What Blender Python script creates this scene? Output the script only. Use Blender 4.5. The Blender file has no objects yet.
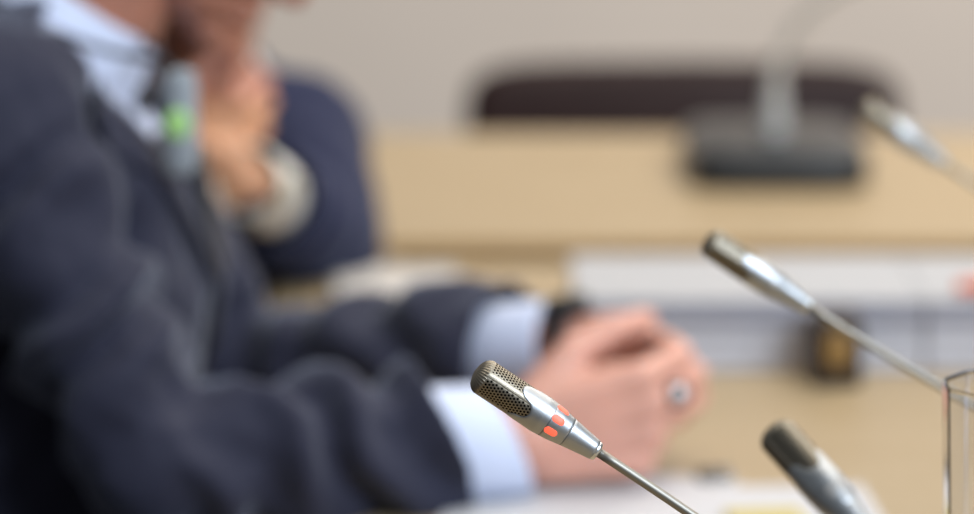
import bpy, bmesh, math, random
from mathutils import Vector as V, Matrix, noise
from mathutils.bvhtree import BVHTree
PI = math.pi
C = bpy.context.scene.collection
S = bpy.context.scene
random.seed(7)

# ------------------------------------------------------------------ camera, world, lights
PITCH = math.radians(10.84)
F = 4058.0
CAM = V((0, 0, 1.5))
FW = V((0, math.cos(PITCH), -math.sin(PITCH)))
UP = V((0, math.sin(PITCH), math.cos(PITCH)))

def at(px, py, Y):
    """the place at distance Y seen in the photograph at px, py"""
    d = FW + V((1, 0, 0)) * ((px - 487) / F) + UP * ((257 - py) / F)
    return CAM + d * (Y / d.y)

cam = bpy.data.cameras.new('camera')
cam.lens = 150; cam.sensor_width = 36; cam.clip_start = .05
cam.dof.use_dof = True
cam.dof.focus_distance = (at(540, 405, 2.0) - CAM).dot(FW)
cam.dof.aperture_fstop = 4.0
co = bpy.data.objects.new('camera', cam); C.objects.link(co)
co.location = CAM; co.rotation_euler = (PI / 2 - PITCH, 0, 0)
S.camera = co

w = bpy.data.worlds.new('world'); S.world = w; w.use_nodes = True
bg = w.node_tree.nodes['Background']
bg.inputs[0].default_value = (.86, .93, 1.0, 1); bg.inputs[1].default_value = .18

def area(name, loc, target, sx, sy, power, col):
    l = bpy.data.lights.new(name, 'AREA'); l.shape = 'RECTANGLE'; l.size = sx; l.size_y = sy
    l.energy = power; l.color = col
    o = bpy.data.objects.new(name, l); C.objects.link(o); o.location = loc
    o.rotation_euler = (V(target) - V(loc)).to_track_quat('-Z', 'Y').to_euler()
    return o
area('window_daylight', (1.9, .4, 2.7), (-.1, 2.9, .85), 2.0, 1.4, 124, (.76, .87, 1))
area('ceiling_lamp_light', (.6, 3.2, 3.1), (.2, 3.4, .7), 2.6, 2.6, 56, (1, .94, .84))
area('wall_wash_light', (1.6, 5.0, 3.0), (.6, 6.2, .4), 2.4, .9, 78, (1, .94, .86))

S.view_settings.view_transform = 'Standard'; S.view_settings.look = 'None'
S.view_settings.exposure = 0; S.view_settings.gamma = 1; S.view_settings.use_curve_mapping = False
S.cycles.use_denoising = True

# ------------------------------------------------------------------ materials
def mat(name, col, rough=.5, metal=0, spec=.5, noise_amt=0, noise_scale=20, bump=0, bump_scale=200, sheen=0,
        coat=0, emit=None, emit_s=0, trans=0, ior=1.45, sss=0):
    m = bpy.data.materials.new(name); m.use_nodes = True
    nt = m.node_tree; b = nt.nodes['Principled BSDF']
    b.inputs['Base Color'].default_value = (*col, 1)
    b.inputs['Roughness'].default_value = rough; b.inputs['Metallic'].default_value = metal
    b.inputs['Specular IOR Level'].default_value = spec
    b.inputs['Sheen Weight'].default_value = sheen
    b.inputs['Sheen Roughness'].default_value = .4
    b.inputs['Sheen Tint'].default_value = (.75, .82, 1, 1)
    b.inputs['Coat Weight'].default_value = coat
    b.inputs['Transmission Weight'].default_value = trans
    b.inputs['IOR'].default_value = ior
    if sss:
        b.inputs['Subsurface Weight'].default_value = sss
        b.inputs['Subsurface Radius'].default_value = (.012, .005, .003)
        b.inputs['Subsurface Scale'].default_value = 1
    if emit:
        b.inputs['Emission Color'].default_value = (*emit, 1); b.inputs['Emission Strength'].default_value = emit_s
    tc = nt.nodes.new('ShaderNodeTexCoord')
    if noise_amt:
        n = nt.nodes.new('ShaderNodeTexNoise'); n.inputs['Scale'].default_value = noise_scale
        n.inputs['Detail'].default_value = 5
        nt.links.new(tc.outputs['Object'], n.inputs['Vector'])
        r = nt.nodes.new('ShaderNodeValToRGB')
        a, c = 1 - noise_amt, 1 + noise_amt
        r.color_ramp.elements[0].position = .3; r.color_ramp.elements[1].position = .7
        r.color_ramp.elements[0].color = (col[0] * a, col[1] * a, col[2] * a, 1)
        r.color_ramp.elements[1].color = (min(1, col[0] * c), min(1, col[1] * c), min(1, col[2] * c), 1)
        nt.links.new(n.outputs['Fac'], r.inputs['Fac']); nt.links.new(r.outputs['Color'], b.inputs['Base Color'])
    if bump:
        n2 = nt.nodes.new('ShaderNodeTexNoise'); n2.inputs['Scale'].default_value = bump_scale
        nt.links.new(tc.outputs['Object'], n2.inputs['Vector'])
        bp = nt.nodes.new('ShaderNodeBump'); bp.inputs['Strength'].default_value = bump
        bp.inputs['Distance'].default_value = .001
        nt.links.new(n2.outputs['Fac'], bp.inputs['Height']); nt.links.new(bp.outputs['Normal'], b.inputs['Normal'])
    return m

def wood_mat(name, c1, c2, rough):
    m = mat(name, c1, rough, spec=.5)
    nt = m.node_tree; b = nt.nodes['Principled BSDF']
    tc = nt.nodes.new('ShaderNodeTexCoord'); mp = nt.nodes.new('ShaderNodeMapping')
    mp.inputs['Scale'].default_value = (1.2, 14, 14)
    n = nt.nodes.new('ShaderNodeTexNoise'); n.inputs['Scale'].default_value = 6; n.inputs['Detail'].default_value = 8
    n.inputs['Distortion'].default_value = .6
    r = nt.nodes.new('ShaderNodeValToRGB')
    r.color_ramp.elements[0].position = .3; r.color_ramp.elements[1].position = .72
    r.color_ramp.elements[0].color = (*c1, 1); r.color_ramp.elements[1].color = (*c2, 1)
    nt.links.new(tc.outputs['Object'], mp.inputs['Vector']); nt.links.new(mp.outputs['Vector'], n.inputs['Vector'])
    nt.links.new(n.outputs['Fac'], r.inputs['Fac']); nt.links.new(r.outputs['Color'], b.inputs['Base Color'])
    return m

def page_mat(name, col):
    """paper whose cut edges show the layers of its pages"""
    m = mat(name, col, .75, spec=.3)
    nt = m.node_tree; b = nt.nodes['Principled BSDF']
    tc = nt.nodes.new('ShaderNodeTexCoord'); sp = nt.nodes.new('ShaderNodeSeparateXYZ')
    nt.links.new(tc.outputs['Object'], sp.inputs[0])
    mp = nt.nodes.new('ShaderNodeMapping'); mp.inputs['Scale'].default_value = (2, 2, 900)
    nt.links.new(tc.outputs['Object'], mp.inputs['Vector'])
    n = nt.nodes.new('ShaderNodeTexNoise'); n.inputs['Scale'].default_value = 1.0
    nt.links.new(mp.outputs['Vector'], n.inputs['Vector'])
    r = nt.nodes.new('ShaderNodeValToRGB')
    r.color_ramp.elements[0].position = .35; r.color_ramp.elements[1].position = .6
    r.color_ramp.elements[0].color = (col[0] * .72, col[1] * .72, col[2] * .74, 1); r.color_ramp.elements[1].color = (*col, 1)
    nt.links.new(n.outputs['Fac'], r.inputs['Fac']); nt.links.new(r.outputs['Color'], b.inputs['Base Color'])
    return m

M = dict(
    wall=mat('wall_paint', (.64, .565, .50), .85, noise_amt=.02, noise_scale=3, bump=.1),
    floor=mat('carpet', (.07, .05, .045), .95, noise_amt=.2, noise_scale=60, bump=.5),
    trim=mat('trim_paint', (.55, .52, .46), .5),
    wood=wood_mat('maple_top', (.352, .258, .145), (.40, .305, .185), .40),
    wood_edge=wood_mat('maple_edge', (.42, .25, .10), (.50, .31, .13), .45),
    dark_wood=mat('dark_apron', (.07, .035, .025), .6, noise_amt=.2),
    silver=mat('satin_silver', (.44, .455, .47), .42, 1, bump=.05, bump_scale=3000),
    stem=mat('gooseneck_metal', (.30, .28, .245), .5, 1),
    grille=mat('champagne_grille', (.29, .255, .20), .42, 1, bump=.1, bump_scale=3000),
    hole=mat('grille_hole', (.003, .003, .003), 1, spec=0),
    lip=mat('polished_lip', (.75, .77, .78), .28, 1),
    seam=mat('seam', (.12, .12, .12), .5, .6),
    red=mat('red_light', (.9, .12, .07), .4, emit=(1, .11, .055), emit_s=1.05),
    off=mat('unlit_window', (.35, .33, .31), .35, .3),
    base=mat('microphone_base_plastic', (.022, .025, .029), .30, spec=.35, noise_amt=.1, bump=.1),
    button=mat('button_plastic', (.12, .12, .13), .4),
    pale=mat('pale_gooseneck', (.62, .62, .60), .38, .35),
    leather=mat('brown_leather', (.022, .009, .008), .5, spec=.25, noise_amt=.15, noise_scale=40, bump=.4, bump_scale=150),
    black_leather=mat('black_leather', (.02, .02, .02), .4, bump=.3),
    chrome=mat('chrome', (.6, .6, .6), .15, 1),
    skin=mat('skin', (.66, .34, .26), .48, noise_amt=.10, noise_scale=30, bump=.2, bump_scale=250, sss=.15),
    skin_face=mat('shaded_ruddy_skin', (.42, .18, .12), .5, noise_amt=.14, noise_scale=25, bump=.2, bump_scale=250, sss=.15),  # ruddy face skin, colour darkened to hold the shade of a bowed head
    skin2=mat('tan_skin', (.58, .29, .16), .5, noise_amt=.10, noise_scale=30, bump=.2, bump_scale=250, sss=.15),
    suit=mat('charcoal_wool', (.024, .025, .045), .75, spec=.25, sheen=.36, noise_amt=.12, noise_scale=300, bump=.4, bump_scale=900),
    suit2=mat('navy_wool', (.016, .020, .052), .8, spec=.2, sheen=.15, noise_amt=.12, noise_scale=300, bump=.4, bump_scale=900),
    shirt=mat('white_blue_shirt', (.62, .68, .86), .75, bump=.2, bump_scale=900),
    shirt2=mat('white_shirt', (.74, .72, .70), .75, bump=.2, bump_scale=900),
    tie=mat('dark_tie', (.008, .008, .012), .6, bump=.2),
    hair=mat('grey_brown_hair', (.09, .065, .05), .6, bump=1, bump_scale=400),
    hair2=mat('dark_hair', (.03, .02, .015), .6, bump=1, bump_scale=400),
    eye=mat('eye', (.8, .78, .75), .2),
    shoe=mat('black_shoe', (.012, .012, .012), .25),
    paper=page_mat('white_pages', (.70, .69, .73)),
    paper_grey=page_mat('grey_pages', (.36, .36, .42)),
    sheet=mat('loose_paper', (.56, .555, .57), .7),
    cover=mat('cover_card', (.42, .42, .435), .7),
    sheet2=mat('greyish_paper', (.52, .49, .46), .7),
    note=mat('yellow_note', (.52, .42, .12), .7),
    black=mat('black_plastic', (.012, .012, .013), .35),
    case=mat('case_leather', (.022, .013, .009), .5, bump=.3),
    gold=mat('golden_brown', (.26, .15, .045), .45),
    grey=mat('grey_plastic', (.30, .33, .36), .4),
    green=mat('green_light', (.36, .62, .22), .4, emit=(.38, .70, .22), emit_s=.10),
    orange=mat('orange_plastic', (.75, .16, .07), .4),
    watch=mat('watch_steel', (.72, .70, .62), .3, .6),
    lens=mat('crystal', (.97, .98, 1), .02, trans=1, ior=1.47),
    button_horn=mat('horn_button', (.03, .028, .03), .4),
)

# ------------------------------------------------------------------ helpers
def obj(name, bm, m, parent=None, smooth=True, **props):
    bmesh.ops.recalc_face_normals(bm, faces=bm.faces)
    me = bpy.data.meshes.new(name); bm.to_mesh(me); bm.free()
    for x in (m if isinstance(m, (list, tuple)) else [m]): me.materials.append(x)
    if smooth:
        for p in me.polygons: p.use_smooth = True
    o = bpy.data.objects.new(name, me); C.objects.link(o)
    if parent: o.parent = parent
    for k, v in props.items(): o[k] = v
    return o

def thing(name, label, cat, loc=(0, 0, 0), rz=0, group=None):
    o = bpy.data.objects.new(name, None); C.objects.link(o); o.location = loc; o.rotation_euler = (0, 0, rz)
    o.empty_display_size = .05
    o['label'] = label; o['category'] = cat
    if group: o['group'] = group
    return o

def tag(o, label, cat, group=None):
    o['label'] = label; o['category'] = cat
    if group: o['group'] = group
    return o

def dup(root, loc, rz, label, group=None):
    r = root.copy(); C.objects.link(r); r.location = loc; r.rotation_euler = (0, 0, rz); r['label'] = label
    if group: r['group'] = group
    for ch in list(root.children):
        c = ch.copy(); C.objects.link(c); c.parent = r
        for g in ch.children:
            d = g.copy(); C.objects.link(d); d.parent = c
    return r

def bevel(o, wd, seg=3):
    b = o.modifiers.new('bevel', 'BEVEL'); b.width = wd; b.segments = seg; b.limit_method = 'ANGLE'
    w_ = o.modifiers.new('wn', 'WEIGHTED_NORMAL')
    return o

def box(bm, a, b, mi=0):
    x0, y0, z0 = a; x1, y1, z1 = b
    v = [bm.verts.new(p) for p in ((x0, y0, z0), (x1, y0, z0), (x1, y1, z0), (x0, y1, z0), (x0, y0, z1), (x1, y0, z1), (x1, y1, z1), (x0, y1, z1))]
    for f in ((0, 3, 2, 1), (4, 5, 6, 7), (0, 1, 5, 4), (1, 2, 6, 5), (2, 3, 7, 6), (3, 0, 4, 7)):
        bm.faces.new([v[i] for i in f]).material_index = mi
    return v

def boxobj(name, a, b, m, parent=None, bv=.003, **k):
    bm = bmesh.new(); box(bm, a, b)
    o = obj(name, bm, m, parent, smooth=bv > 0, **k)
    if bv: bevel(o, bv)
    return o

def frame_of(d):
    d = d.normalized(); t = V((0, 0, 1)) if abs(d.z) < .9 else V((1, 0, 0))
    a = d.cross(t).normalized(); return a, d.cross(a).normalized()

def rings(bm, rs, cap=True, mi=0):
    """loft a closed tube through rings (lists of points of equal length)"""
    vs = [[bm.verts.new(p) for p in r] for r in rs]
    n = len(vs[0])
    for i in range(len(vs) - 1):
        for j in range(n):
            bm.faces.new((vs[i][j], vs[i][(j + 1) % n], vs[i + 1][(j + 1) % n], vs[i + 1][j])).material_index = mi
    if cap:
        bm.faces.new(vs[0][::-1]).material_index = mi; bm.faces.new(vs[-1]).material_index = mi
    return vs

def ering(c, a, b, n=28, p=2.0):
    """superellipse ring at c with half axes a and b (vectors)"""
    out = []
    for k in range(n):
        t = 2 * PI * k / n; ct, st = math.cos(t), math.sin(t)
        out.append(c + a * (abs(ct) ** (2 / p) * (1 if ct >= 0 else -1)) + b * (abs(st) ** (2 / p) * (1 if st >= 0 else -1)))
    return out

def capsule(bm, p0, r0, p1, r1, seg=20):
    p0, p1 = V(p0), V(p1); d = (p1 - p0).normalized(); a, b = frame_of(d)
    rs = []
    for k in range(6, 0, -1):
        t = k / 6.5 * PI / 2; rs.append(ering(p0 - d * r0 * math.sin(t), a * r0 * math.cos(t), b * r0 * math.cos(t), seg))
    L = (p1 - p0).length; n = max(1, int(L / .03))
    for k in range(n + 1):
        t = k / n; r = r0 + (r1 - r0) * t; rs.append(ering(p0.lerp(p1, t), a * r, b * r, seg))
    for k in range(1, 7):
        t = k / 6.5 * PI / 2; rs.append(ering(p1 + d * r1 * math.sin(t), a * r1 * math.cos(t), b * r1 * math.cos(t), seg))
    rings(bm, rs)

def ellipsoid(bm, c, fx, fy, fz):
    mtx = Matrix((( fx.x, fy.x, fz.x, c.x), (fx.y, fy.y, fz.y, c.y), (fx.z, fy.z, fz.z, c.z), (0, 0, 0, 1)))
    bmesh.ops.create_uvsphere(bm, u_segments=24, v_segments=16, radius=1, matrix=mtx)

def tube(bm, pts, r, seg=12, cap=True, mi=0):
    """round tube along points; r a number or list"""
    rs = []; a = None
    for i, p in enumerate(pts):
        d = (pts[min(i + 1, len(pts) - 1)] - pts[max(i - 1, 0)]).normalized()
        if a is None: a, b = frame_of(d)
        else:
            a = (a - d * a.dot(d)).normalized(); b = d.cross(a)
        rr = r[i] if isinstance(r, (list, tuple)) else r
        rs.append(ering(p, a * rr, b * rr, seg))
    return rings(bm, rs, cap, mi)

def bez(p0, p1, p2, p3, n=40):
    return [p0 * (1 - t) ** 3 + p1 * 3 * t * (1 - t) ** 2 + p2 * 3 * t * t * (1 - t) + p3 * t ** 3 for t in [k / n for k in range(n + 1)]]

def fuse(bm, voxel, smooth_it=6):
    """one continuous skin over all the shapes in bm; returns a new bmesh"""
    me = bpy.data.meshes.new('t'); bmesh.ops.recalc_face_normals(bm, faces=bm.faces); bm.to_mesh(me); bm.free()
    o = bpy.data.objects.new('t', me); C.objects.link(o)
    r = o.modifiers.new('r', 'REMESH'); r.mode = 'VOXEL'; r.voxel_size = voxel
    s = o.modifiers.new('s', 'SMOOTH'); s.factor = .5; s.iterations = smooth_it
    dg = bpy.context.evaluated_depsgraph_get(); ev = o.evaluated_get(dg)
    me2 = bpy.data.meshes.new_from_object(ev)
    out = bmesh.new(); out.from_mesh(me2)
    bpy.data.objects.remove(o); bpy.data.meshes.remove(me); bpy.data.meshes.remove(me2)
    return out

def cut(bm, pred):
    dead = [f for f in bm.faces if pred(f.calc_center_median(), f.normal)]
    bmesh.ops.delete(bm, geom=dead, context='FACES')
    return bm

def seg_dist(p, a, b):
    ab = b - a; t = max(0, min(1, (p - a).dot(ab) / ab.length_squared))
    return (p - (a + ab * t)).length, t

# ------------------------------------------------------------------ the room
o = boxobj('floor', (-4, -2, -.05), (5, 6.4, 0), M['floor'], bv=0, kind='structure')
o = boxobj('wall_back', (-4, 6.2, 0), (5, 6.32, 3.2), M['wall'], bv=0, kind='structure')
o = boxobj('baseboard_back', (-4, 6.18, 0), (5, 6.2, .1), M['trim'], bv=.003, kind='structure')

# ------------------------------------------------------------------ tables
def table(name, x0, x1, y0, y1, label, th, legs, group=None):
    t = thing(name, label, 'table', ((x0 + x1) / 2, (y0 + y1) / 2, 0))
    hx, hy = (x1 - x0) / 2, (y1 - y0) / 2
    boxobj('tabletop', (-hx, -hy, .75 - th), (hx, hy, .75), M['wood'], t, .002)
    e = bmesh.new()
    for a, b in (((-hx - .003, -hy - .003), (hx + .003, -hy)), ((-hx - .003, hy), (hx + .003, hy + .003)),
                 ((-hx - .003, -hy), (-hx, hy)), ((hx, -hy), (hx + .003, hy))):
        box(e, (a[0], a[1], .75 - th), (b[0], b[1], .749))
    obj('edge_band', e, M['wood_edge'], t, False)
    ap = bmesh.new()
    box(ap, (-hx + .06, -hy + .10, .66), (hx - .06, -hy + .12, .75 - th)); box(ap, (-hx + .06, hy - .12, .66), (hx - .06, hy - .10, .75 - th))
    box(ap, (-hx + .06, -hy + .12, .66), (-hx + .08, hy - .12, .75 - th)); box(ap, (hx - .08, -hy + .12, .66), (hx - .06, hy - .12, .75 - th))
    obj('apron', ap, M['dark_wood'], t, False)
    for sx in (-1, 1):
        for sy in (-1, 1):
            cx, cy = sx * (hx - .09), sy * (hy - .13)
            boxobj('leg', (cx - .03, cy - .03, 0), (cx + .03, cy + .03, .75 - th), M['dark_wood'], t, .004)
    return t
TA = table('conference_table', -.2, 1.5, 1.35, 3.885, 'light maple conference table the man in charcoal leans his forearms on', .024, 4)
TB = table('conference_table', -.15, 1.9, 4.0, 4.69, 'light maple table at the back carrying the dark square microphone base', .018, 4)

# ------------------------------------------------------------------ chairs
def chair(label, loc, rz, leather, w=.54, top=.81, group=None):
    """faces local -y"""
    t = thing('conference_chair', label, 'chair', loc, rz, group)
    bm = bmesh.new(); rs = []
    for z, s in ((.40, .90), (.41, 1), (.45, 1.0), (.468, .97), (.472, .85)):
        rs.append(ering(V((0, 0, z)), V((w / 2 * .92 * s, 0, 0)), V((0, .24 * s, 0)), 40, 5))
    rings(bm, rs); obj('seat', bm, leather, t)
    bm = bmesh.new(); rs = []; h = (top - .50) / 2; zc = .50 + h
    for y, s in ((.215, .94), (.222, .985), (.24, 1), (.262, .985), (.27, .95)):
        rs.append([p + V((0, .04 * (p.z - .5) + .10 * (p.x / w) ** 2 * -1.0, 0)) for p in ering(V((0, y, zc)), V((w / 2 - (1 - s) * .25, 0, 0)), V((0, 0, h - (1 - s) * .25)), 56, 7)])
    rings(bm, rs); obj('backrest', bm, leather, t)
    for sx in (-1, 1):
        bm = bmesh.new()
        tube(bm, [V((sx * .15, .20, .42)), V((sx * .15, .27, .44)), V((sx * .15, .285, .50)), V((sx * .15, .285, .62))], .010)
        obj('back_support', bm, M['chrome'], t)
        for sy in (-1, 1):
            bm = bmesh.new(); tube(bm, [V((sx * .19, sy * .18, .42)), V((sx * .22, sy * .22, 0.0))], .012)
            obj('leg', bm, M['chrome'], t)
    return t
chair('low-backed dark brown leather chair pushed against the far side of the back table', ((at(693, 100, 4.9)).x, 4.92, 0), 0, M['leather'], .56, .768)

# ------------------------------------------------------------------ microphones
ML = .077
R_G = .0094
def flat4(th): return 1 - .03 * (1 - abs(math.cos(2 * th)))
def grille_r(s):
    e = .0068
    if s < e: return R_G * (1 - (1 - s / e) ** 2.4) ** .5
    return R_G
def mic_head(root, lit):
    """tip at the local origin, axis along +x, local +y is the side turned to the lens"""
    bm = bmesh.new(); R = R_G
    n = 32; du = 2 * PI / n; pitch_s = du * R * math.sqrt(3) / 2
    TH0 = math.radians(-17) - 6.5 * du
    S0 = .0056
    def P(s, th, dr=0):
        s = max(S0, min(.0375, s)); r = (grille_r(s) + dr) * flat4(th)
        return V((s, r * math.cos(th), r * math.sin(th)))
    i = 0; s = S0
    while s < .0375:
        off = .5 if i % 2 else 0
        for k in range(n):
            th = TH0 + (k + off) * du
            hx = du * R / math.sqrt(3)
            ring_o = []
            for c in range(12):
                rad = 1 if c % 2 == 0 else math.cos(PI / 6)
                ang = PI / 6 * c
                ring_o.append((s + hx * rad * math.cos(ang), th + hx * rad * math.sin(ang) / R))
            hole = (k % 8) < 6 and .0068 < s < .0365
            vo = [bm.verts.new(P(*q)) for q in ring_o]
            if not hole:
                bm.faces.new(vo); continue
            rh = .00064
            vi, vd = [], []
            for c in range(12):
                u, v_ = s + rh * math.cos(PI / 6 * c), th + rh * math.sin(PI / 6 * c) / R
                vi.append(bm.verts.new(P(u, v_))); vd.append(bm.verts.new(P(u, v_, -.0012)))
            for c in range(12):
                e = (c + 1) % 12
                bm.faces.new((vo[c], vo[e], vi[e], vi[c]))
                bm.faces.new((vi[c], vi[e], vd[e], vd[c])).material_index = 1
            bm.faces.new(vd).material_index = 1
        s += pitch_s; i += 1
    bmesh.ops.remove_doubles(bm, verts=bm.verts, dist=.00003)
    # domed end with fine ribs
    rs = []; N = 108
    for k in range(14):
        s_ = S0 * 1.12 * (k / 13) ** 1.5
        base_r = grille_r(s_) if k else .0012
        rr = []
        for j in range(N):
            th = 2 * PI * j / N
            rib = .00016 * (1 if j % 3 == 0 else -.5) * min(1, k / 4) * (1 if k < 13 else 0)
            rr.append(V((s_, (base_r * flat4(th) + rib) * math.cos(th), (base_r * flat4(th) + rib) * math.sin(th))))
        rs.append(rr)
    rings(bm, rs)
    g = obj('grille', bm, [M['grille'], M['hole']], root, False)
    # raised plain bars between the perforated fields
    for q in range(4):
        bm = bmesh.new()
        th0 = math.radians(-17 + 90 * q); rs = []
        for k in range(16):
            s_ = .0040 + .028 * k / 15
            row = []
            for dth, dr in ((-.19, .0), (-.16, .00014), (.16, .00014), (.19, .0), (.15, -.0006), (-.15, -.0006)):
                r = (grille_r(s_) + dr) * flat4(th0 + dth)
                row.append(V((s_, r * math.cos(th0 + dth), r * math.sin(th0 + dth))))
            rs.append(row)
        rings(bm, rs)
        obj('bar', bm, M['grille'], g)
    def body_r(s_):
        if s_ < .040: return .0096 + .0003 * max(0, (s_ - .024) / .016)
        if s_ < .050: return .0099 - .0009 * (s_ - .040) / .010
        return .0090 - .0040 * ((s_ - .050) / .026) ** .85
    # silver body with scalloped front edge
    bm = bmesh.new(); N = 144; rows = 24; vs = []
    for row in range(rows + 2):
        rr = []
        for j in range(N):
            th = 2 * PI * j / N
            ph = math.cos(3 * (th + math.radians(42)))
            ph = math.copysign(abs(ph) ** .6, ph)
            sf = .0290 - .0048 * ph
            if row == 0: s_, r = sf + .0006, .0090
            else:
                t = (row - 1) / rows; s_ = sf + (.0443 - sf) * t
                r = body_r(s_) - .00025 * max(0, 1 - t * 10)
            rr.append(V((s_, r * math.cos(th), r * math.sin(th))))
        vs.append(rr)
    rings(bm, vs, cap=False); obj('body', bm, M['silver'], root)
    def lathe(name, prof, m, parent=root, N=72):
        bm = bmesh.new(); rings(bm, [ering(V((s_, 0, 0)), V((0, r, 0)), V((0, 0, r)), N) for s_, r in prof])
        return obj(name, bm, m, parent)
    ring = lathe('light_ring', [(.0444, .0086), (.04445, body_r(.0445) - .00008), (.0446, body_r(.0446))] +
                 [(.0446 + .0115 * k / 10, body_r(.0446 + .0115 * k / 10)) for k in range(1, 11)] + [(.0562, body_r(.0562) - .0001), (.05625, .006)], M['silver'])
    for k in range(6):
        th0 = math.radians((-62, -16, 30, 118, 164, 210)[k])
        bm = bmesh.new(); G = 10; top = []
        hl_, hw_ = .0036, .0019
        def stad(a):      # stadium outline
            ca, sa = math.cos(a), math.sin(a)
            return hw_ * ca + math.copysign(hl_ - hw_, ca) * (1 if abs(ca) > .02 else 0), hw_ * sa
        ringsv = []
        for q in range(4):
            f_ = (1, .8, .5, .2)[q]; rr = []
            for j in range(24):
                du_, dv_ = stad(2 * PI * (j + .5) / 24); s_ = .0480 + du_ * f_; th = th0 + dv_ * f_ / .0088
                r = body_r(s_) + .00014 + (.00010 if q else 0)
                rr.append(V((s_, r * math.cos(th), r * math.sin(th))))
            ringsv.append(rr)
        low = [V((p.x, p.y * .93, p.z * .93)) for p in ringsv[0]]
        rings(bm, [low] + ringsv)
        o = obj('light_window', bm, M['red'] if lit else M['off'], ring, False)
        if lit: o['label'] = 'glowing red light window'
    col = lathe('collar', [(.0563, .0060), (.05632, body_r(.0565) - .0001), (.0566, body_r(.0566))] + [(.0566 + .0165 * k / 12, body_r(.0566 + .0165 * k / 12)) for k in range(1, 13)] + [(.0740, .0040)], M['silver'])
    lathe('lip', [(.0724, .0049), (.0730, .00515), (.0744, .0051), (.0752, .0045), (.0752, .002)], M['lip'], col)
    return root

def mic_base(parent, loc, rz, m, w=.115, d=.16, pale=False, stemy=.03, wedge=.35):
    """wedge shaped desk unit resting on z = loc.z; stem socket at its back"""
    bm = bmesh.new(); rs = []
    prof = [(0, .96), (.004, 1), (.022, 1), (.030, .96), (.034, .90)]
    for z, s in prof:
        r = []
        for p in ering(V((0, 0, 0)), V((w / 2 * s, 0, 0)), V((0, d / 2 * s, 0)), 48, 6):
            zz = z if z < .01 else z * (1 + wedge * (p.y / (d / 2)))
            r.append(V((p.x, p.y, zz)))
        rs.append(r)
    rings(bm, rs)
    b = obj('base', bm, m, parent); b.location = loc; b.rotation_euler = (0, 0, rz)
    for k in (-1, 1):
        q = bmesh.new(); rs = []
        for z, s in ((.018, 1), (.030, 1), (.0315, .9)):
            rs.append(ering(V((k * w * .22, -d * .22, z - .004)), V((w * .14 * s, 0, 0)), V((0, .010 * s, 0)), 24, 4))
        rings(q, rs); obj('button', q, M['button'], b)
    q = bmesh.new(); rings(q, [ering(V((0, stemy, z)), V((r, 0, 0)), V((0, r, 0)), 32) for z, r in ((.02, .013), (.046, .013), (.050, .011), (.056, .006))])
    obj('socket', q, M['pale'] if pale else M['silver'], b)
    return b

def place_mic(T, D, roll, lit, base_xy, label, rest=.75, hang=.2):
    """T tip point, D unit direction from tip towards the stem"""
    root = thing('gooseneck_microphone', label, 'microphone', (base_xy[0], base_xy[1], rest), 0, None)
    a = D.normalized(); c_ = (CAM - T).normalized(); y = (c_ - a * c_.dot(a)).normalized(); z = a.cross(y)
    if z.z < 0: a_, z = a, -z; 
    flip = Matrix((a, y, z)).transposed()
    if flip.determinant() < 0: flip = Matrix((a, y, a.cross(y))).transposed(); roll = -roll
    mt = flip.to_4x4() @ Matrix.Rotation(roll, 4, 'X')
    mt.translation = T
    inv = Matrix.Translation(root.location).inverted()
    # parts are direct children of the microphone, so bake the placement into each
    tmp = bpy.data.objects.new('tmp', None); C.objects.link(tmp)
    before = set(bpy.data.objects)
    mic_head(tmp, lit)
    for o in list(tmp.children):
        o.parent = root; o.matrix_local = inv @ mt
    bpy.data.objects.remove(tmp)
    E = T + a * .0745
    bz = V((base_xy[0], base_xy[1] + .03, rest))
    top = bz + V((0, 0, .052))
    pts = bez(E, E + a * hang, top + V((0, 0, .13)), top, 60)
    bm = bmesh.new(); tube(bm, [p - V(root.location) for p in pts], .0025, 14)
    obj('gooseneck', bm, M['stem'], root)
    mic_base(root, (0, 0, 0), 0, M['base'])
    return root

def pdir(px0, py0, px1, py1, Y0, Y1):
    a, b = at(px0, py0, Y0), at(px1, py1, Y1)
    return a, (b - a).normalized()
T, D = pdir(475, 371, 598, 452, 2.0, 2.0)
place_mic(T, D, 0, True, (.185, 1.90), 'sharp silver gooseneck microphone with glowing red lights in the foreground', hang=.21)
T, D = pdir(705, 239, 808, 306, 2.4, 2.4)
place_mic(T, D, math.radians(-20), False, (.44, 2.38), 'unlit silver gooseneck microphone before the paper piles, stem running behind the glass', hang=.28)
T, D = pdir(772, 429, 864, 531, 1.78, 1.735)
place_mic(T, D, math.radians(35), False, (.25, 1.60), 'blurred gooseneck microphone rising at the bottom edge between lit microphone and glass', hang=.08)
T, D = pdir(861, 106, 948, 166, 2.95, 2.95)
place_mic(T, D, math.radians(10), False, (.84, 2.92), 'most distant silver microphone head, pointing left before the right end of the brown chair', hang=.36)

# desk microphone on the back table, seen from its back, broad dark base
bp = at(785, 190, 4.25)
bt = thing('gooseneck_microphone', 'broad dark desk microphone with pale curved neck standing on the back table', 'microphone', (bp.x, 4.43, .75))
b_ = mic_base(bt, (0, 0, 0), PI, M['base'], w=.198, d=.275, pale=True, stemy=.02, wedge=.05)
b_.scale = (1, 1, 1.2)
n0 = V((0, -.02, .06))
pts = bez(n0, n0 + V((-.004, 0, .07)), n0 + V((.012, -.02, .13)), n0 + V((.10, -.07, .17)), 40)
bm = bmesh.new(); tube(bm, pts, [.014 - .008 * min(1, k / 14) for k in range(41)], 16); obj('gooseneck', bm, M['pale'], bt)
hp = pts[-1]; hd_ = (pts[-1] - pts[-2]).normalized()
bm = bmesh.new(); a, b = frame_of(hd_)
rings(bm, [ering(hp + hd_ * s_, a * r, b * r, 24) for s_, r in ((-.005, .006), (.0, .008), (.02, .0095), (.05, .009), (.066, .0075), (.07, .004))])
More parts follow.
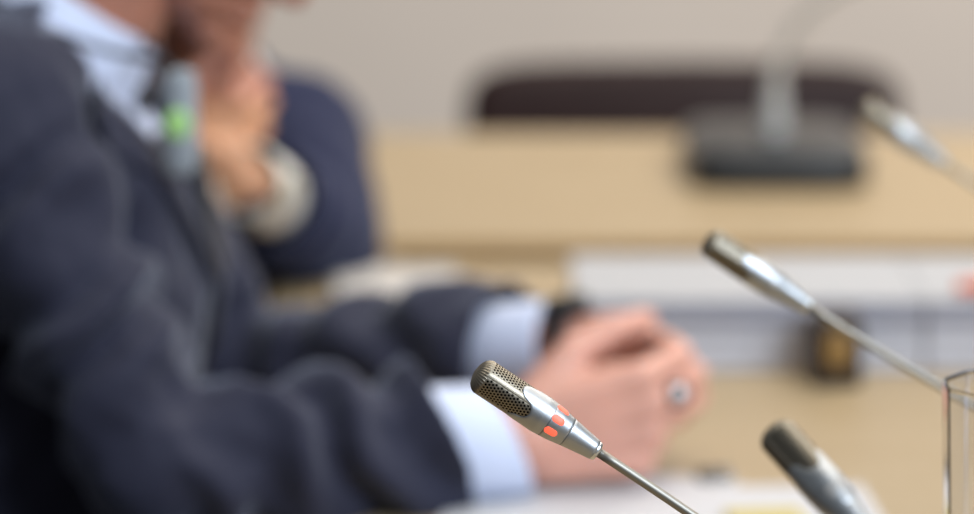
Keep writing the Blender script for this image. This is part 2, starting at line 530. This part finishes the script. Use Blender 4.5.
obj('head', bm, M['stem'], bt)

# ------------------------------------------------------------------ faceted glass
gp = at(1016, 383, 2.15)
gh = gp.z - .75
gt = thing('water_glass', 'tall clear faceted glass cut off by the right edge of the picture', 'glass', (gp.x, gp.y, .75))
bm = bmesh.new(); NS = 10; R0 = .0405
def gring(z, r, n=NS, rot=PI / 10):
    out = []
    for k in range(n * 4):
        a = 2 * PI * k / (n * 4) + rot; m_ = (a - rot) % (2 * PI / n) - PI / n
        rr = r * math.cos(PI / n) / math.cos(m_)
        out.append(V((rr * math.cos(a), rr * math.sin(a), z)))
    return out
def cring(z, r, n=NS * 4, rot=PI / 10): return [V((r * math.cos(2 * PI * k / n + rot), r * math.sin(2 * PI * k / n + rot), z)) for k in range(n)]
rings(bm, [cring(0, .020), gring(0, .030), gring(.004, .0325), gring(gh * .5, .0365), gring(gh - .002, R0), gring(gh, R0 - .0012), gring(gh - .001, R0 - .0022),
           gring(gh * .5, .0344), gring(.012, .0310), cring(.008, .018)])
o = obj('glass_wall', bm, mat('clear_glass', (.97, .98, 1.0), .015, trans=1, ior=1.48), gt, False)

# ------------------------------------------------------------------ papers and small things
def slab(name, cx, cy, z0, w_, d_, h, rz, m, label, cat, group=None, cover=None):
    t = thing(name, label, cat, (cx, cy, z0), rz, group)
    bm = bmesh.new(); box(bm, (-w_ / 2, -d_ / 2, .0006), (w_ / 2, d_ / 2, h - .0006)); o = obj('pages', bm, m, t, False); bevel(o, .0008, 2)
    bm = bmesh.new()
    box(bm, (-w_ / 2 - .001, -d_ / 2 - .001, 0), (w_ / 2 + .001, d_ / 2 + .001, .0006))
    box(bm, (-w_ / 2 - .001, -d_ / 2 - .001, h - .0006), (w_ / 2 + .001, d_ / 2 + .001, h))
    box(bm, (-w_ / 2 - .0012, d_ / 2 - .0002, 0), (w_ / 2 + .0012, d_ / 2 + .001, h))
    obj('cover', bm, cover or M['cover'], t, False)
    return t
lvl = ['at the bottom of', 'second from the bottom of', 'in the middle of', 'second from the top of', 'on top of']
for (cx, nm) in ((.225, 'the wide paper pile behind the clasped hands'), (.5252, 'the paper pile cut by the right edge')):
    z = .75
    for k, h in enumerate((.014, .012, .012, .011, .011)):
        grey = k in (3, 4)
        kind = 'grey-edged' if grey else 'white'
        slab('document', cx , 3.505 + random.uniform(-.004, .004), z, .297, .205, h,
             0, M['paper_grey'] if grey else M['paper'],
             '%s document %s %s' % (kind, lvl[k], nm), 'document', 'documents piled on the front table')
        z += h + .0002
cs = at(836, 372, 3.35)
ct = thing('small_case', 'small dark brown case with golden brown front standing before the paper piles', 'case', (cs.x, 3.36, .75))
boxobj('body', (-.021, -.025, 0), (.021, .025, .058), M['case'], ct, .005)
bm = bmesh.new(); rings(bm, [ering(V((0, y, .032)), V((.012 * s, 0, 0)), V((0, 0, .016 * s)), 28, 3) for y, s in ((-.0245, 1), (-.027, 1), (-.0275, .9))]); obj('front_plate', bm, M['gold'], ct)

def sheet(name, corners, label, cat, m, z0=.7502, th=.0012, group=None):
    bm = bmesh.new(); c = sum(corners, V((0, 0, 0))) / len(corners); c.z = z0
    lo = [bm.verts.new((p.x - c.x, p.y - c.y, 0)) for p in corners]; hi = [bm.verts.new((p.x - c.x, p.y - c.y, th)) for p in corners]
    bm.faces.new(lo[::-1]); bm.faces.new(hi); n = len(corners)
    for k in range(n): bm.faces.new((lo[k], lo[(k + 1) % n], hi[(k + 1) % n], hi[k]))
    o = obj(name, bm, m, None, False); o.location = c
    return tag(o, label, cat, group)
def rect(cx, cy, w_, d_, rz):
    c, s_ = math.cos(rz), math.sin(rz)
    return [V((cx + x * c - y * s_, cy + x * s_ + y * c, 0)) for x, y in ((-w_ / 2, -d_ / 2), (w_ / 2, -d_ / 2), (w_ / 2, d_ / 2), (-w_ / 2, d_ / 2))]
sheet('paper_sheet', rect(.185, 2.895, .21, .18, .06), 'white paper lying under the blurred dark-tipped microphone beside the clasped hands', 'paper', M['sheet'])
sheet('paper_sheet', rect(.075, 2.92, .21, .20, -.12), 'white paper lying right under the clasped hands', 'paper', M['sheet'], z0=.7516)
sheet('paper_sheet', rect(-.085, 3.76, .12, .15, .08), 'greyish papers near the elbow of the man in navy', 'paper', M['sheet2'], th=.006)
o = sheet('sticky_note', rect(.205, 2.862, .055, .07, .1), 'mustard yellow note on the white paper at the bottom edge', 'note', M['note'], z0=.7530, th=.004)
# black binder clip by the hands
p = at(716, 468, 2.99)
ck = thing('binder_clip', 'small black binder clip on the table right of the clasped hands', 'clip', (p.x, 3.0, .7500), .25)
bm = bmesh.new(); rings(bm, [[V((x, -.006, .0003)), V((x, .008, .0003)), V((x, .008, .010)), V((x, .006, .011)), V((x, -.006, .002))] for x in (-.013, .013)])
bevel(obj('body', bm, M['black'], ck, False), .0006, 2)
for zz, dz in ((.0015, .001), (.003, .012)):
    bm = bmesh.new(); tube(bm, [V((-.008, -.005, zz)), V((-.009, -.012, zz + dz * .3)), V((-.005, -.022, zz + dz)), V((.005, -.022, zz + dz)), V((.009, -.012, zz + dz * .3)), V((.008, -.005, zz))], .0008, 8)
    obj('wire_handle', bm, M['chrome'], ck)
p = at(972, 318, 3.35)
bm = bmesh.new(); tube(bm, [V((-.01, 0, 0)), V((-.008, 0, 0)), V((.10, .02, 0)), V((.102, .02, 0))], [.003, .006, .006, .003], 16)
hl = obj('highlighter', bm, M['orange'], None); hl.location = (p.x + .006, 3.43, .751 + .060 + .0062)
tag(hl, 'orange-red marker lying on the right paper pile at the picture edge', 'marker')
bm = bmesh.new(); tube(bm, [V((.06, .0125, 0)), V((.104, .0206, 0))], .0066, 16); obj('cap', bm, M['orange'], hl)

# ------------------------------------------------------------------ people
def hand(bm, W, d, up, n, curls, spread=.0, thumb=(.5, .5), k=1.0):
    """W wrist, d towards the knuckles, up the thumb side, n where the palm faces"""
    d = d.normalized(); up = (up - d * up.dot(d)).normalized(); n = (n - d * n.dot(d) - up * n.dot(up)).normalized()
    tips = []
    dims = [(.028, .092, (.044, .026, .021), .0098), (.009, .097, (.048, .030, .022), .0100), (-.011, .092, (.045, .028, .022), .0095), (-.030, .083, (.036, .021, .019), .0085)]
    capsule(bm, W - d * .012 * k, .025 * k, W + d * .01, .026 * k)
    for i, (u, L, seg, r) in enumerate(dims):
        base = W + (up * u * .62 + d * .012) * k; kn = W + (up * u + d * L) * k
        capsule(bm, base, .0155 * k, kn - n * .002, .0120 * k)
        capsule(bm, base + n * .008 * k, .0150 * k, kn + n * .006 * k - d * .012 * k, .0110 * k)
        ang = 0; p = kn; fd = d
        for j in range(3):
            ang += curls[i][j]
            fd = (d * math.cos(ang) + n * math.sin(ang) + up * spread * (1.5 - i)).normalized()
            q = p + fd * seg[j] * k
            capsule(bm, p, (r - .0008 * j) * k, q, (r - .0008 * (j + 1)) * k, 14); p = q
        tips.append(p)
    # thumb leaves the side of the palm near its base
    t0 = W + (d * .022 + up * .022 + n * .008) * k
    a, c = thumb
    t1 = t0 + (d * math.cos(a) * .8 + up * math.sin(a) + n * .35).normalized() * .042 * k
    t2 = t1 + (d * 1.0 + up * math.sin(a) * .35 + n * c * .6).normalized() * .034 * k
    t3 = t2 + (d * 1.0 - up * .15 + n * c).normalized() * .027 * k
    capsule(bm, t0, .0165 * k, t1, .0125 * k); capsule(bm, t1, .0118 * k, t2, .0105 * k); capsule(bm, t2, .0105 * k, t3, .0088 * k)
    return tips

def head(bm, Cn, f, u):
    """skull centre, forward, up"""
    f = f.normalized(); u = (u - f * u.dot(f)).normalized(); s = f.cross(u)
    E = lambda a, b, c, ra, rb, rc: ellipsoid(bm, Cn + f * a + s * b + u * c, f * ra, s * rb, u * rc)
    E(-.012, 0, .018, .098, .077, .092)          # cranium
    E(.035, 0, -.030, .058, .062, .075)          # face
    E(.040, 0, -.085, .045, .046, .036)          # jaw
    E(.075, 0, -.108, .018, .020, .016)          # chin
    E(.080, 0, .012, .016, .045, .012)           # brow
    for q in (-1, 1):
        E(.062, q * .036, -.035, .026, .022, .022)   # cheek
        E(.074, q * .031, -.004, .014, .015, .010)   # eyelid
        E(-.005, q * .077, -.020, .016, .007, .030)  # ear
        E(.002, q * .080, -.004, .012, .006, .012)
        E(.098, q * .010, -.050, .010, .008, .007)   # nostril wing
    capsule(bm, Cn + f * .088 + u * .002, .009, Cn + f * .107 - u * .038, .0105, 14)   # nose
    capsule(bm, Cn + f * .102 - u * .040, .011, Cn + f * .108 - u * .045, .0105, 14)
    for du_, r in ((-.075, .0065), (-.087, .0075)):
        capsule(bm, Cn + f * .086 + s * .018 + u * du_, .004, Cn + f * .095 + u * du_, r, 12)
        capsule(bm, Cn + f * .086 - s * .018 + u * du_, .004, Cn + f * .095 + u * du_, r, 12)
    return f, u, s

def cloth_noise(bm, amp, scale, folds=()):
    bm.normal_update()
    mv = []
    for v in bm.verts:
        d = noise.fractal(v.co * scale, .9, 2.0, 3) * amp
        for a, b, period, am, tilt, side in folds:
            ds, t = seg_dist(v.co, a, b)
            if ds < .085:
                L = (b - a).length
                ph = t * L / period + tilt * (v.co - a).dot(side) / .05 + .6 * noise.noise(v.co * 12)
                d += am * math.sin(2 * PI * ph) * (1 - (2 * t - 1) ** 4)
        mv.append((v, v.normal * d))
    for v, d in mv: v.co += d

def person(P):
    """P: a dictionary of joints and directions in the room"""
    J = P; f, r = P['fwd'], P['right']       # horizontal facing and right-hand directions
    root = thing('person', P['label'], 'person', (P['pelvis'].x, P['pelvis'].y, 0))
    loc = V(root.location)
    def fin(bm, name, m, parent=root, vox=None, **k):
        for v in bm.verts: v.co -= loc
        return obj(name, bm, m, parent, **k)
    def torso(bm, grow, bottom=0.0):
        rs = []
        for (c, hw, hd, tiltv) in P['torso']:
            rs.append(ering(c, r * (hw + grow), (f * (hd + grow)) + V((0, 0, tiltv)), 36, 2.5))
        rings(bm, rs)
    def arms(bm, g0, g1, stop):
        for sd in ('R', 'L'):
            sh, el, wr = J['sh' + sd], J['el' + sd], J['wr' + sd]
            capsule(bm, sh, .055 + g0, el, .042 + g0 * .9)
            end = el.lerp(wr, stop)
            if sd == 'L' and stop == P['sleeve_stop']: end = el.lerp(wr, P.get('sleeve_stopL', stop))
            capsule(bm, el, .042 + g0 * .9, end, .029 + (.018 * (1 - stop)) + g1)
            # deltoid / shoulder line to the neck
            capsule(bm, sh + V((0, 0, .005)), .050 + g0, J['neck'] + (sh - J['neck']) * .35 + V((0, 0, -.01)), .050 + g0 * .6)
    # ---- body
    bm = bmesh.new()
    head(bm, J['head'], J['hf'], J['hu'])
    hf = J['hf'].normalized(); hu = (J['hu'] - hf * J['hu'].dot(hf)).normalized()
    capsule(bm, J['neck'] - V((0, 0, .03)), .060, J['head'] - hf * .030 - hu * .065, .055)
    torso(bm, -.022); arms(bm, -.010, -.004, .98)
    tipsets = {}
    for sd in ('R', 'L'):
        tipsets[sd] = hand(bm, *J['hand' + sd])
    for sg in (-1, 1):
        hip = J['pelvis'] + r * sg * .09; kn = hip + f * .40 + V((0, 0, .03)) + r * sg * .04; an = V((kn.x, kn.y, .09)) - f * .03
        capsule(bm, hip, .075, kn, .050); capsule(bm, kn, .050, an, .034)
    bm = fuse(bm, .0030, 5)
    body = fin(bm, 'body', [P['skin'], P['face']])
    me = body.data; hc = J['head'] - loc
    for p_ in me.polygons:
        if (p_.center - hc).length < .19: p_.material_index = 1
    sdv = hf.cross(hu)
    for q in (-1, 1):
        bm = bmesh.new(); c = J['head'] + hf * .072 + sdv * q * .031 - hu * .008
        ellipsoid(bm, c, hf * .0125, sdv * .0125, hu * .0125); fin(bm, 'eye', M['eye'])
    # ---- hair
    bm = bmesh.new(); ellipsoid(bm, J['head'] - hf * .014 + hu * .020, hf * .104, sdv * .083, hu * .097)
    ellipsoid(bm, J['head'] - hf * .055 - hu * .025, hf * .055, sdv * .062, hu * .050)
    bm = fuse(bm, .004, 4)
    hcn = J['head']
    cut(bm, lambda c, n: (c - hcn).dot(hf) > .055 - .5 * max(0, -(c - hcn).dot(hu)) * 1.0 and (c - hcn).dot(hu) < .062 or ((c - hcn).dot(hu) < -.015 and (c - hcn).dot(hf) > -.02))
    cloth_noise(bm, .004, 35)
    o = fin(bm, 'hair', P['hair']); sm = o.modifiers.new('s', 'SOLIDIFY'); sm.thickness = .006
    # ---- shirt
    bm = bmesh.new(); torso(bm, -.012); 
    arms(bm, -.005, .002, .9)
    bm = fuse(bm, .005, 6); shirt = fin(bm, 'shirt', P['shirt'])
    nk = J['neck']; ax = ((J['head'] - hf * .030 - hu * .065) - nk).normalized()
    fr = (f - ax * f.dot(ax)).normalized(); sr = ax.cross(fr)
    # folded collar: stand goes up, fall comes down longer towards its two front points
    bm = bmesh.new(); cols = []
    NA = 60
    for k in range(NA + 1):
        a = -PI * .955 + 2 * PI * .955 * k / NA     # from one front point round the back to the other
        dirv = (-fr) * math.cos(a) + sr * math.sin(a)
        t = abs(a) / PI
        fall = P.get('fall', .045) + P.get('point', .038) * max(0, (t - .45) / .5) ** 1.6
        top = .047 - .012 * t
        col = []
        for (rad, h) in ((.062, .0), (.063, top - .004), (.066, top), (.070, top - .003), (.074 + .010 * t, top - fall * .5), (.080 + .012 * t, top - fall), (.077 + .012 * t, top - fall - .0005), (.067, top - .012), (.065, 0)):
            col.append(bm.verts.new(nk + dirv * rad + ax * h))
        cols.append(col)
    for k in range(NA):
        for j in range(len(cols[0])):
            e = (j + 1) % len(cols[0]); bm.faces.new((cols[k][j], cols[k][e], cols[k + 1][e], cols[k + 1][j]))
    bm.faces.new(cols[0]); bm.faces.new(cols[-1][::-1])
    fin(bm, 'collar', P['shirt'], shirt)
    # cuffs
    for sd in ('R', 'L'):
        el, wr = J['el' + sd], J['wr' + sd]; dv = (wr - el).normalized(); a, b = frame_of(dv)
        s0, s1, cr = P['cuff' + sd]
        tl = P.get('tilt', 0) if sd == 'R' else 0
        a -= dv * (a.z * tl); b -= dv * (b.z * tl)
        bm = bmesh.new()
        rings(bm, [ering(wr + dv * s_, a * rr, b * rr, 36) for s_, rr in ((s0, cr * .96), (s0 + .01, cr), (s1 - .003, cr * .97), (s1, cr * .95), (s1 - .002, cr * .92), (s0, cr * .90))], cap=False)
        fin(bm, 'cuff', P['shirt'], shirt)
    # ---- tie
    if P.get('tie'):
        bm = bmesh.new(); kc = nk + fr * .078 - ax * .022
        rings(bm, [ering(kc + ax * h, sr * w_, fr * .011, 20, 3) for h, w_ in ((.022, .016), (.012, .020), (-.008, .014), (-.014, .012))])
        pts = P['tie_pts']; rs = []
        for i, (p_, w_) in enumerate([(kc - ax * .012, .012)] + pts): rs.append(ering(p_, r * w_, f * .004, 20, 3))
        rings(bm, rs); fin(bm, 'tie', M['tie'])
    # ---- jacket
    bm = bmesh.new(); torso(bm, .004); arms(bm, P.get('slv', .010), P.get('slv1', .018), P['sleeve_stop'])
    bm = fuse(bm, .0045, 7)
    full = BVHTree.FromBMesh(bm)
    mid = nk; zb, zt, wt = P['vee']
    def inv(c, n):
        lat = (c - mid).dot(r); fw = n.dot(f)
        if (c - mid).dot(f) < .0: return False
        if c.z > zb and fw > -.2 and abs(lat) < .002 + wt * (c.z - zb) / (zt - zb): return True
        return False
    def incuff(c, n):
        for sd in ('R', 'L'):
            el, wr = J['el' + sd], J['wr' + sd]; end = el.lerp(wr, P['sleeve_stop'] if sd == 'R' else P.get('sleeve_stopL', P['sleeve_stop'])); dv = (wr - el).normalized(); tl = P.get('tilt', 0) if sd == 'R' else 0; dv = (dv + Z * tl).normalized()
            if (c - end).length < .10 and (c - end).dot(dv) > P.get('slv_end', .0): return True
        return False
    def inneck(c, n): return (c - nk).dot(ax) > .010 and ((c - nk) - ax * (c - nk).dot(ax)).length < .062
    cloth_noise(bm, P.get('wr_amp', .004), 14, P['folds'])
    cut(bm, lambda c, n: inv(c, n) or incuff(c, n) or inneck(c, n))
    for sd in ('R', 'L'):
        el, wr = J['el' + sd], J['wr' + sd]; end = el.lerp(wr, P['sleeve_stop'] if sd == 'R' else P.get('sleeve_stopL', P['sleeve_stop']))
        ad = (wr - el).normalized(); tl = P.get('tilt', 0) if sd == 'R' else 0; dv = (ad + Z * tl).normalized()
        for v in bm.verts:
            if v.is_boundary and (v.co - end).length < .10 and abs((v.co - end).dot(dv)) < .02:
                v.co -= ad * ((v.co - end).dot(dv) / ad.dot(dv))
    jk = fin(bm, 'jacket', P['suit']); sm = jk.modifiers.new('s', 'SOLIDIFY'); sm.thickness = .004; sm.offset = -1
    # lapels laid on the jacket front, folded back from the opening
    for sg in (1, -1):
        bm = bmesh.new(); A = []; NZ = 26
        for k in range(NZ + 1):
            t = k / NZ; z = zb + (zt - zb) * t; e = wt * t
            wl = (.008 + .062 * t ** .8) if t < .78 else .070 * (1 - (t - .78) / .22 * .45)
            row = []
            for q in range(6):
                lat = e - .004 + (wl) * q / 5
                org = mid + r * sg * lat + f * P.get('reach', .5); org = V((org.x, org.y, z))
                hit = full.ray_cast(org, -f)[0]
                if hit is None: hit = A[-1][q] if A else org - f * (P.get('reach', .5) - .12)
                lift = .004 + .009 * math.sin(PI * min(1, q / 5) * .6) * (0.4 + t * .6)
                row.append(hit + f * lift)
            A.append(row)
        vs = [[bm.verts.new(p_) for p_ in row] for row in A]
        for k in range(NZ):
            for q in range(5): bm.faces.new((vs[k][q], vs[k][q + 1], vs[k + 1][q + 1], vs[k + 1][q]))
        o = fin(bm, 'lapel', P['suit'], jk); sm = o.modifiers.new('s', 'SOLIDIFY'); sm.thickness = .004
    # jacket collar round the back of the neck
    bm = bmesh.new(); cols = []
    for k in range(41):
        a = -PI * .62 + 2 * PI * .62 * k / 40; dirv = (-fr) * math.cos(a) + sr * math.sin(a); t = abs(a) / (PI * .62); col = []
        for rad, h in ((.076, -.012), (.079, .016 - .014 * t), (.085, .018 - .014 * t), (.096 + .008 * t, -.012 - .010 * t), (.105 + .01 * t, -.034 - .012 * t), (.094, -.035)):
            col.append(bm.verts.new(nk + dirv * rad + ax * h))
        cols.append(col)
    for k in range(40):
        for j in range(6):
            e = (j + 1) % 6; bm.faces.new((cols[k][j], cols[k][e], cols[k + 1][e], cols[k + 1][j]))
    bm.faces.new(cols[0]); bm.faces.new(cols[-1][::-1])
    fin(bm, 'jacket_collar', P['suit'], jk)
    # sleeve buttons
    # ---- trousers and shoes
    bm = bmesh.new(); ellipsoid(bm, J['pelvis'] + V((0, 0, .02)), r * .17, f * .125, V((0, 0, .11)))
    shoes = []
    for sg in (-1, 1):
        hip = J['pelvis'] + r * sg * .09; kn = hip + f * .40 + V((0, 0, .03)) + r * sg * .04; an = V((kn.x, kn.y, .10)) - f * .03
        capsule(bm, hip, .088, kn, .066); capsule(bm, kn, .066, an, .052); shoes.append(an)
    bm = fuse(bm, .008, 5); cloth_noise(bm, .005, 12)
    fin(bm, 'trousers', P['suit'])
    for an in shoes:
        bm = bmesh.new(); rs = []
        for s_, w_, h in ((-.05, .022, .03), (-.04, .034, .05), (.02, .037, .052), (.08, .045, .036), (.15, .045, .028), (.19, .030, .02), (.20, .012, .012)):
            c = V((an.x, an.y, 0)) + f * s_; rs.append(ering(c + V((0, 0, h + .0)), r * w_, V((0, 0, h)), 24, 3))
        rings(bm, rs); fin(bm, 'shoe', M['shoe'])
    return root, full, tipsets

X, Y_, Z = V((1, 0, 0)), V((0, 1, 0)), V((0, 0, 1))
# --- the man in the charcoal suit, facing +x
c44, s44 = math.cos(math.radians(44)), math.sin(math.radians(44))
hf = V((c44, 0, -s44)); hu = V((s44, 0, c44))
YC = 3.12
nose = at(304, 4, YC)
HC = nose - hf * .118 + hu * .045
elR = at(150, 462, 2.88); wrR = at(511, 440, 2.965)
elL = at(238, 376, 3.31); wrL = at(558, 348, 3.13)
c1 = 1.15
P1 = dict(
    label='man in charcoal suit with bowed head, forearms on table, hands clasped round a pen',
    fwd=X, right=-Y_, pelvis=V((-.43, YC, .54)), neck=V((-.332, YC, 1.078)), head=HC, hf=hf, hu=hu,
    shR=V((-.365, 2.945, 1.045)), shL=V((-.355, 3.305, 1.035)), elR=elR, wrR=wrR, elL=elL, wrL=wrL,
    torso=[(V((-.43, YC, .46)), .15, .10, 0), (V((-.43, YC, .52)), .165, .135, 0), (V((-.405, YC, .66)), .165, .145, 0), (V((-.375, YC, .78)), .165, .145, 0),
           (V((-.355, YC, .90)), .175, .140, -.01), (V((-.35, YC, 1.0)), .17, .115, -.02), (V((-.345, YC, 1.06)), .13, .080, -.025), (V((-.335, YC, 1.10)), .07, .05, -.02)],
    handR=(wrR, V((.97, .08, .16)), Z + V((0, -.12, 0)), Y_ + V((.12, 0, 0)), [(.75, 1.0, .6), (.85, 1.1, .6), (.95, 1.1, .7), (1.05, 1.2, .7)], .0, (.55, .7), 1.12),
    handL=(wrL, V((.88, -.30, -.25)), Z, -Y_, [(.5, .8, .4), (.55, .85, .45), (.6, .9, .5), (.7, .9, .5)], .0, (.5, .6), .90),
    cuffR=(-.070, -.004, .0440), cuffL=(-.075, .004, .040), sleeve_stop=.805, sleeve_stopL=.86, tilt=.42, vee=(.85, 1.06, .118), shirt=M['shirt'], suit=M['suit'], skin=M['skin'], face=M['skin_face'],
    hair=M['hair'], tie=True, fall=.070, point=.080, reach=.175, slv=.013, slv1=.026, wr_amp=.006,
    tie_pts=[(V((-.225, YC, .99)), .022), (V((-.210, YC, .90)), .030), (V((-.215, YC, .84)), .034), (V((-.23, YC, .80)), .030)],
    folds=[(elR, wrR, .078, .0105, .55, Z), (V((-.355, 2.945, 1.02)), elR, .085, .009, .4, X), (elL, wrL, .09, .006, .4, Z)],
)
root1, full1, tips1 = person(P1)

# --- the man in the navy suit at the table corner, facing the camera
elL2 = at(322, 240, 3.86) ; wrL2 = at(254, 186, 3.66)
elR2 = at(60, 250, 3.83); wrR2 = at(156, 150, 3.70)
hf2 = V((.22, -.88, -.42)).normalized(); hu2 = V((.18, -.42, .88))
hu2 = (hu2 - hf2 * hu2.dot(hf2)).normalized()
chin = at(218, 68, 3.72)
HC2 = chin - hf2 * .09 + hu2 * .125
P2 = dict(
    label='man in a navy suit leaning on his elbows with hands folded under his chin',
    fwd=-Y_, right=-X, pelvis=V((-.36, 4.34, .54)), neck=V((-.30, 4.00, .90)), head=HC2, hf=hf2, hu=hu2,
    shR=V((-.50, 4.04, .855)), shL=at(292, 145, 4.04), elR=elR2, wrR=wrR2, elL=elL2, wrL=wrL2,
    torso=[(V((-.36, 4.34, .46)), .15, .10, 0), (V((-.36, 4.33, .54)), .16, .12, 0), (V((-.36, 4.26, .66)), .16, .12, -.02), (V((-.35, 4.17, .76)), .17, .115, -.03),
           (V((-.34, 4.08, .85)), .16, .09, -.04), (V((-.32, 4.03, .90)), .11, .06, -.03), (V((-.31, 4.01, .925)), .06, .04, -.02)],
    handR=(wrR2, V((.85, -.1, .36)), V((-.3, -.2, .9)), V((0, .8, .1)) + X * .2, [(1.1, 1.3, .8)] * 4, .0, (.5, .8), .95),
    handL=(wrL2, V((-.85, .05, .25)), V((.1, -.1, .95)), V((0, 1, 0)), [(.9, 1.1, .7)] * 4, .0, (.4, .7), .95),
    cuffR=(-.05, .0, .034), cuffL=(-.050, .016, .036), sleeve_stop=.82, vee=(.72, .88, .055), shirt=M['shirt2'], suit=M['suit2'], skin=M['skin2'], face=M['skin_face'],
    hair=M['hair2'], tie=True, slv=.018, slv1=.016, wr_amp=.004,
    tie_pts=[(V((-.315, 3.925, .83)), .02), (V((-.33, 3.97, .76)), .026), (V((-.34, 4.03, .70)), .03)],
    folds=[(elL2, wrL2, .08, .004, .4, Z)],
)
root2, full2, tips2 = person(P2)

def seat(label, c, fwd_rz, group=None):
    return chair(label, c, fwd_rz, M['black_leather'], .46, .74)
seat('black chair the man in the charcoal suit sits on', (-.47, YC, 0), PI / 2)
seat('black chair the man in the navy suit sits on', (-.36, 4.36, 0), 0)

# pen held in the clasped hands, silver end towards the camera
b1 = next(o for o in root1.children if o.name.startswith('body'))
bmt = bmesh.new(); bmt.from_mesh(b1.data); bmt.transform(Matrix.Translation(root1.location)); bt1 = BVHTree.FromBMesh(bmt); bmt.free()
pray = (at(679, 394, 3) - CAM).normalized(); hit = bt1.ray_cast(CAM, pray)[0] or at(679, 394, 2.97)
pe = hit - pray * .010
dvp = V((-.35, .9, -.28)).normalized()
pt = thing('pen', 'black pen with a round silver end held between the clasped hands', 'pen', pe)
bm = bmesh.new(); tube(bm, [dvp * s_ for s_ in (.000, .004, .02, .10, .125)], [.0088, .0092, .0085, .0055, .003], 20); obj('barrel', bm, M['black'], pt)
bm = bmesh.new(); tube(bm, [dvp * s_ for s_ in (-.004, -.003, .002, .004)], [.0045, .0060, .0060, .005], 24); obj('end_cap', bm, M['silver'], pt, label='round silver end')

# wristwatches
def watch(el, wr, back, rad, label, facing, strap, dial_m):
    dv = (wr - el).normalized(); c = wr + dv * back
    t = thing('wristwatch', label, 'watch', c)
    a = (facing - dv * facing.dot(dv)).normalized(); b = dv.cross(a)
    bm = bmesh.new(); rings(bm, [ering(dv * s_, a * rr, b * rr, 36) for s_, rr in ((-.009, rad), (-.008, rad + .003), (.008, rad + .003), (.009, rad), (-.009, rad))], cap=False); obj('strap', bm, strap, t)
    e = a * (rad + .002); bm = bmesh.new(); rings(bm, [ering(e + a * s_, dv * rr, b * rr, 32) for s_, rr in ((0, .017), (.002, .0185), (.007, .0185), (.009, .016))]); obj('dial', bm, dial_m, t)
watch(elL, wrL, .016, .029, 'black wristwatch on the far wrist of the man in charcoal', Z + V((.2, -.2, 0)), M['black'], M['black'])
watch(elL2, wrL2, .012, .031, 'pale steel wristwatch on the cuff of the man in navy', V((.2, -1, .3)), M['watch'], M['watch'])

# receiver with a green light hanging from a strap round the neck
rc = at(181, 122, 3.0)
rt = thing('interpretation_receiver', 'grey receiver with a green light hanging at the chest of the man in charcoal', 'receiver', rc)
bm = bmesh.new(); rings(bm, [ering(V((0, y, 0)), V((.0125 * s, 0, 0)), V((0, 0, .040 * s)), 32, 5) for y, s in ((-.008, .92), (-.006, 1), (.006, 1), (.008, .92))]); obj('case', bm, M['grey'], rt)
bm = bmesh.new(); rings(bm, [ering(V((-.002, y, .0)), V((.0098 * s, 0, 0)), V((0, 0, .0112 * s)), 28) for y, s in ((-.0075, 1), (-.0092, 1), (-.0098, .9))]); obj('green_lamp', bm, M['green'], rt, label='round green light')
bm = bmesh.new()
nkp = P1['neck'] - rc
for sg in (-1, 1):
    pts = bez(V((-.006, 0, .040)), V((-.02, sg * .02, .06)), nkp + V((.06, sg * .085, -.02)), nkp + V((-.03, sg * .09, .035)), 20)
    tube(bm, pts, .0028, 10)
tube(bm, bez(nkp + V((-.03, -.09, .035)), nkp + V((-.085, -.06, .06)), nkp + V((-.085, .06, .06)), nkp + V((-.03, .09, .035)), 16), .0028, 10)
obj('neck_strap', bm, M['black'], rt)
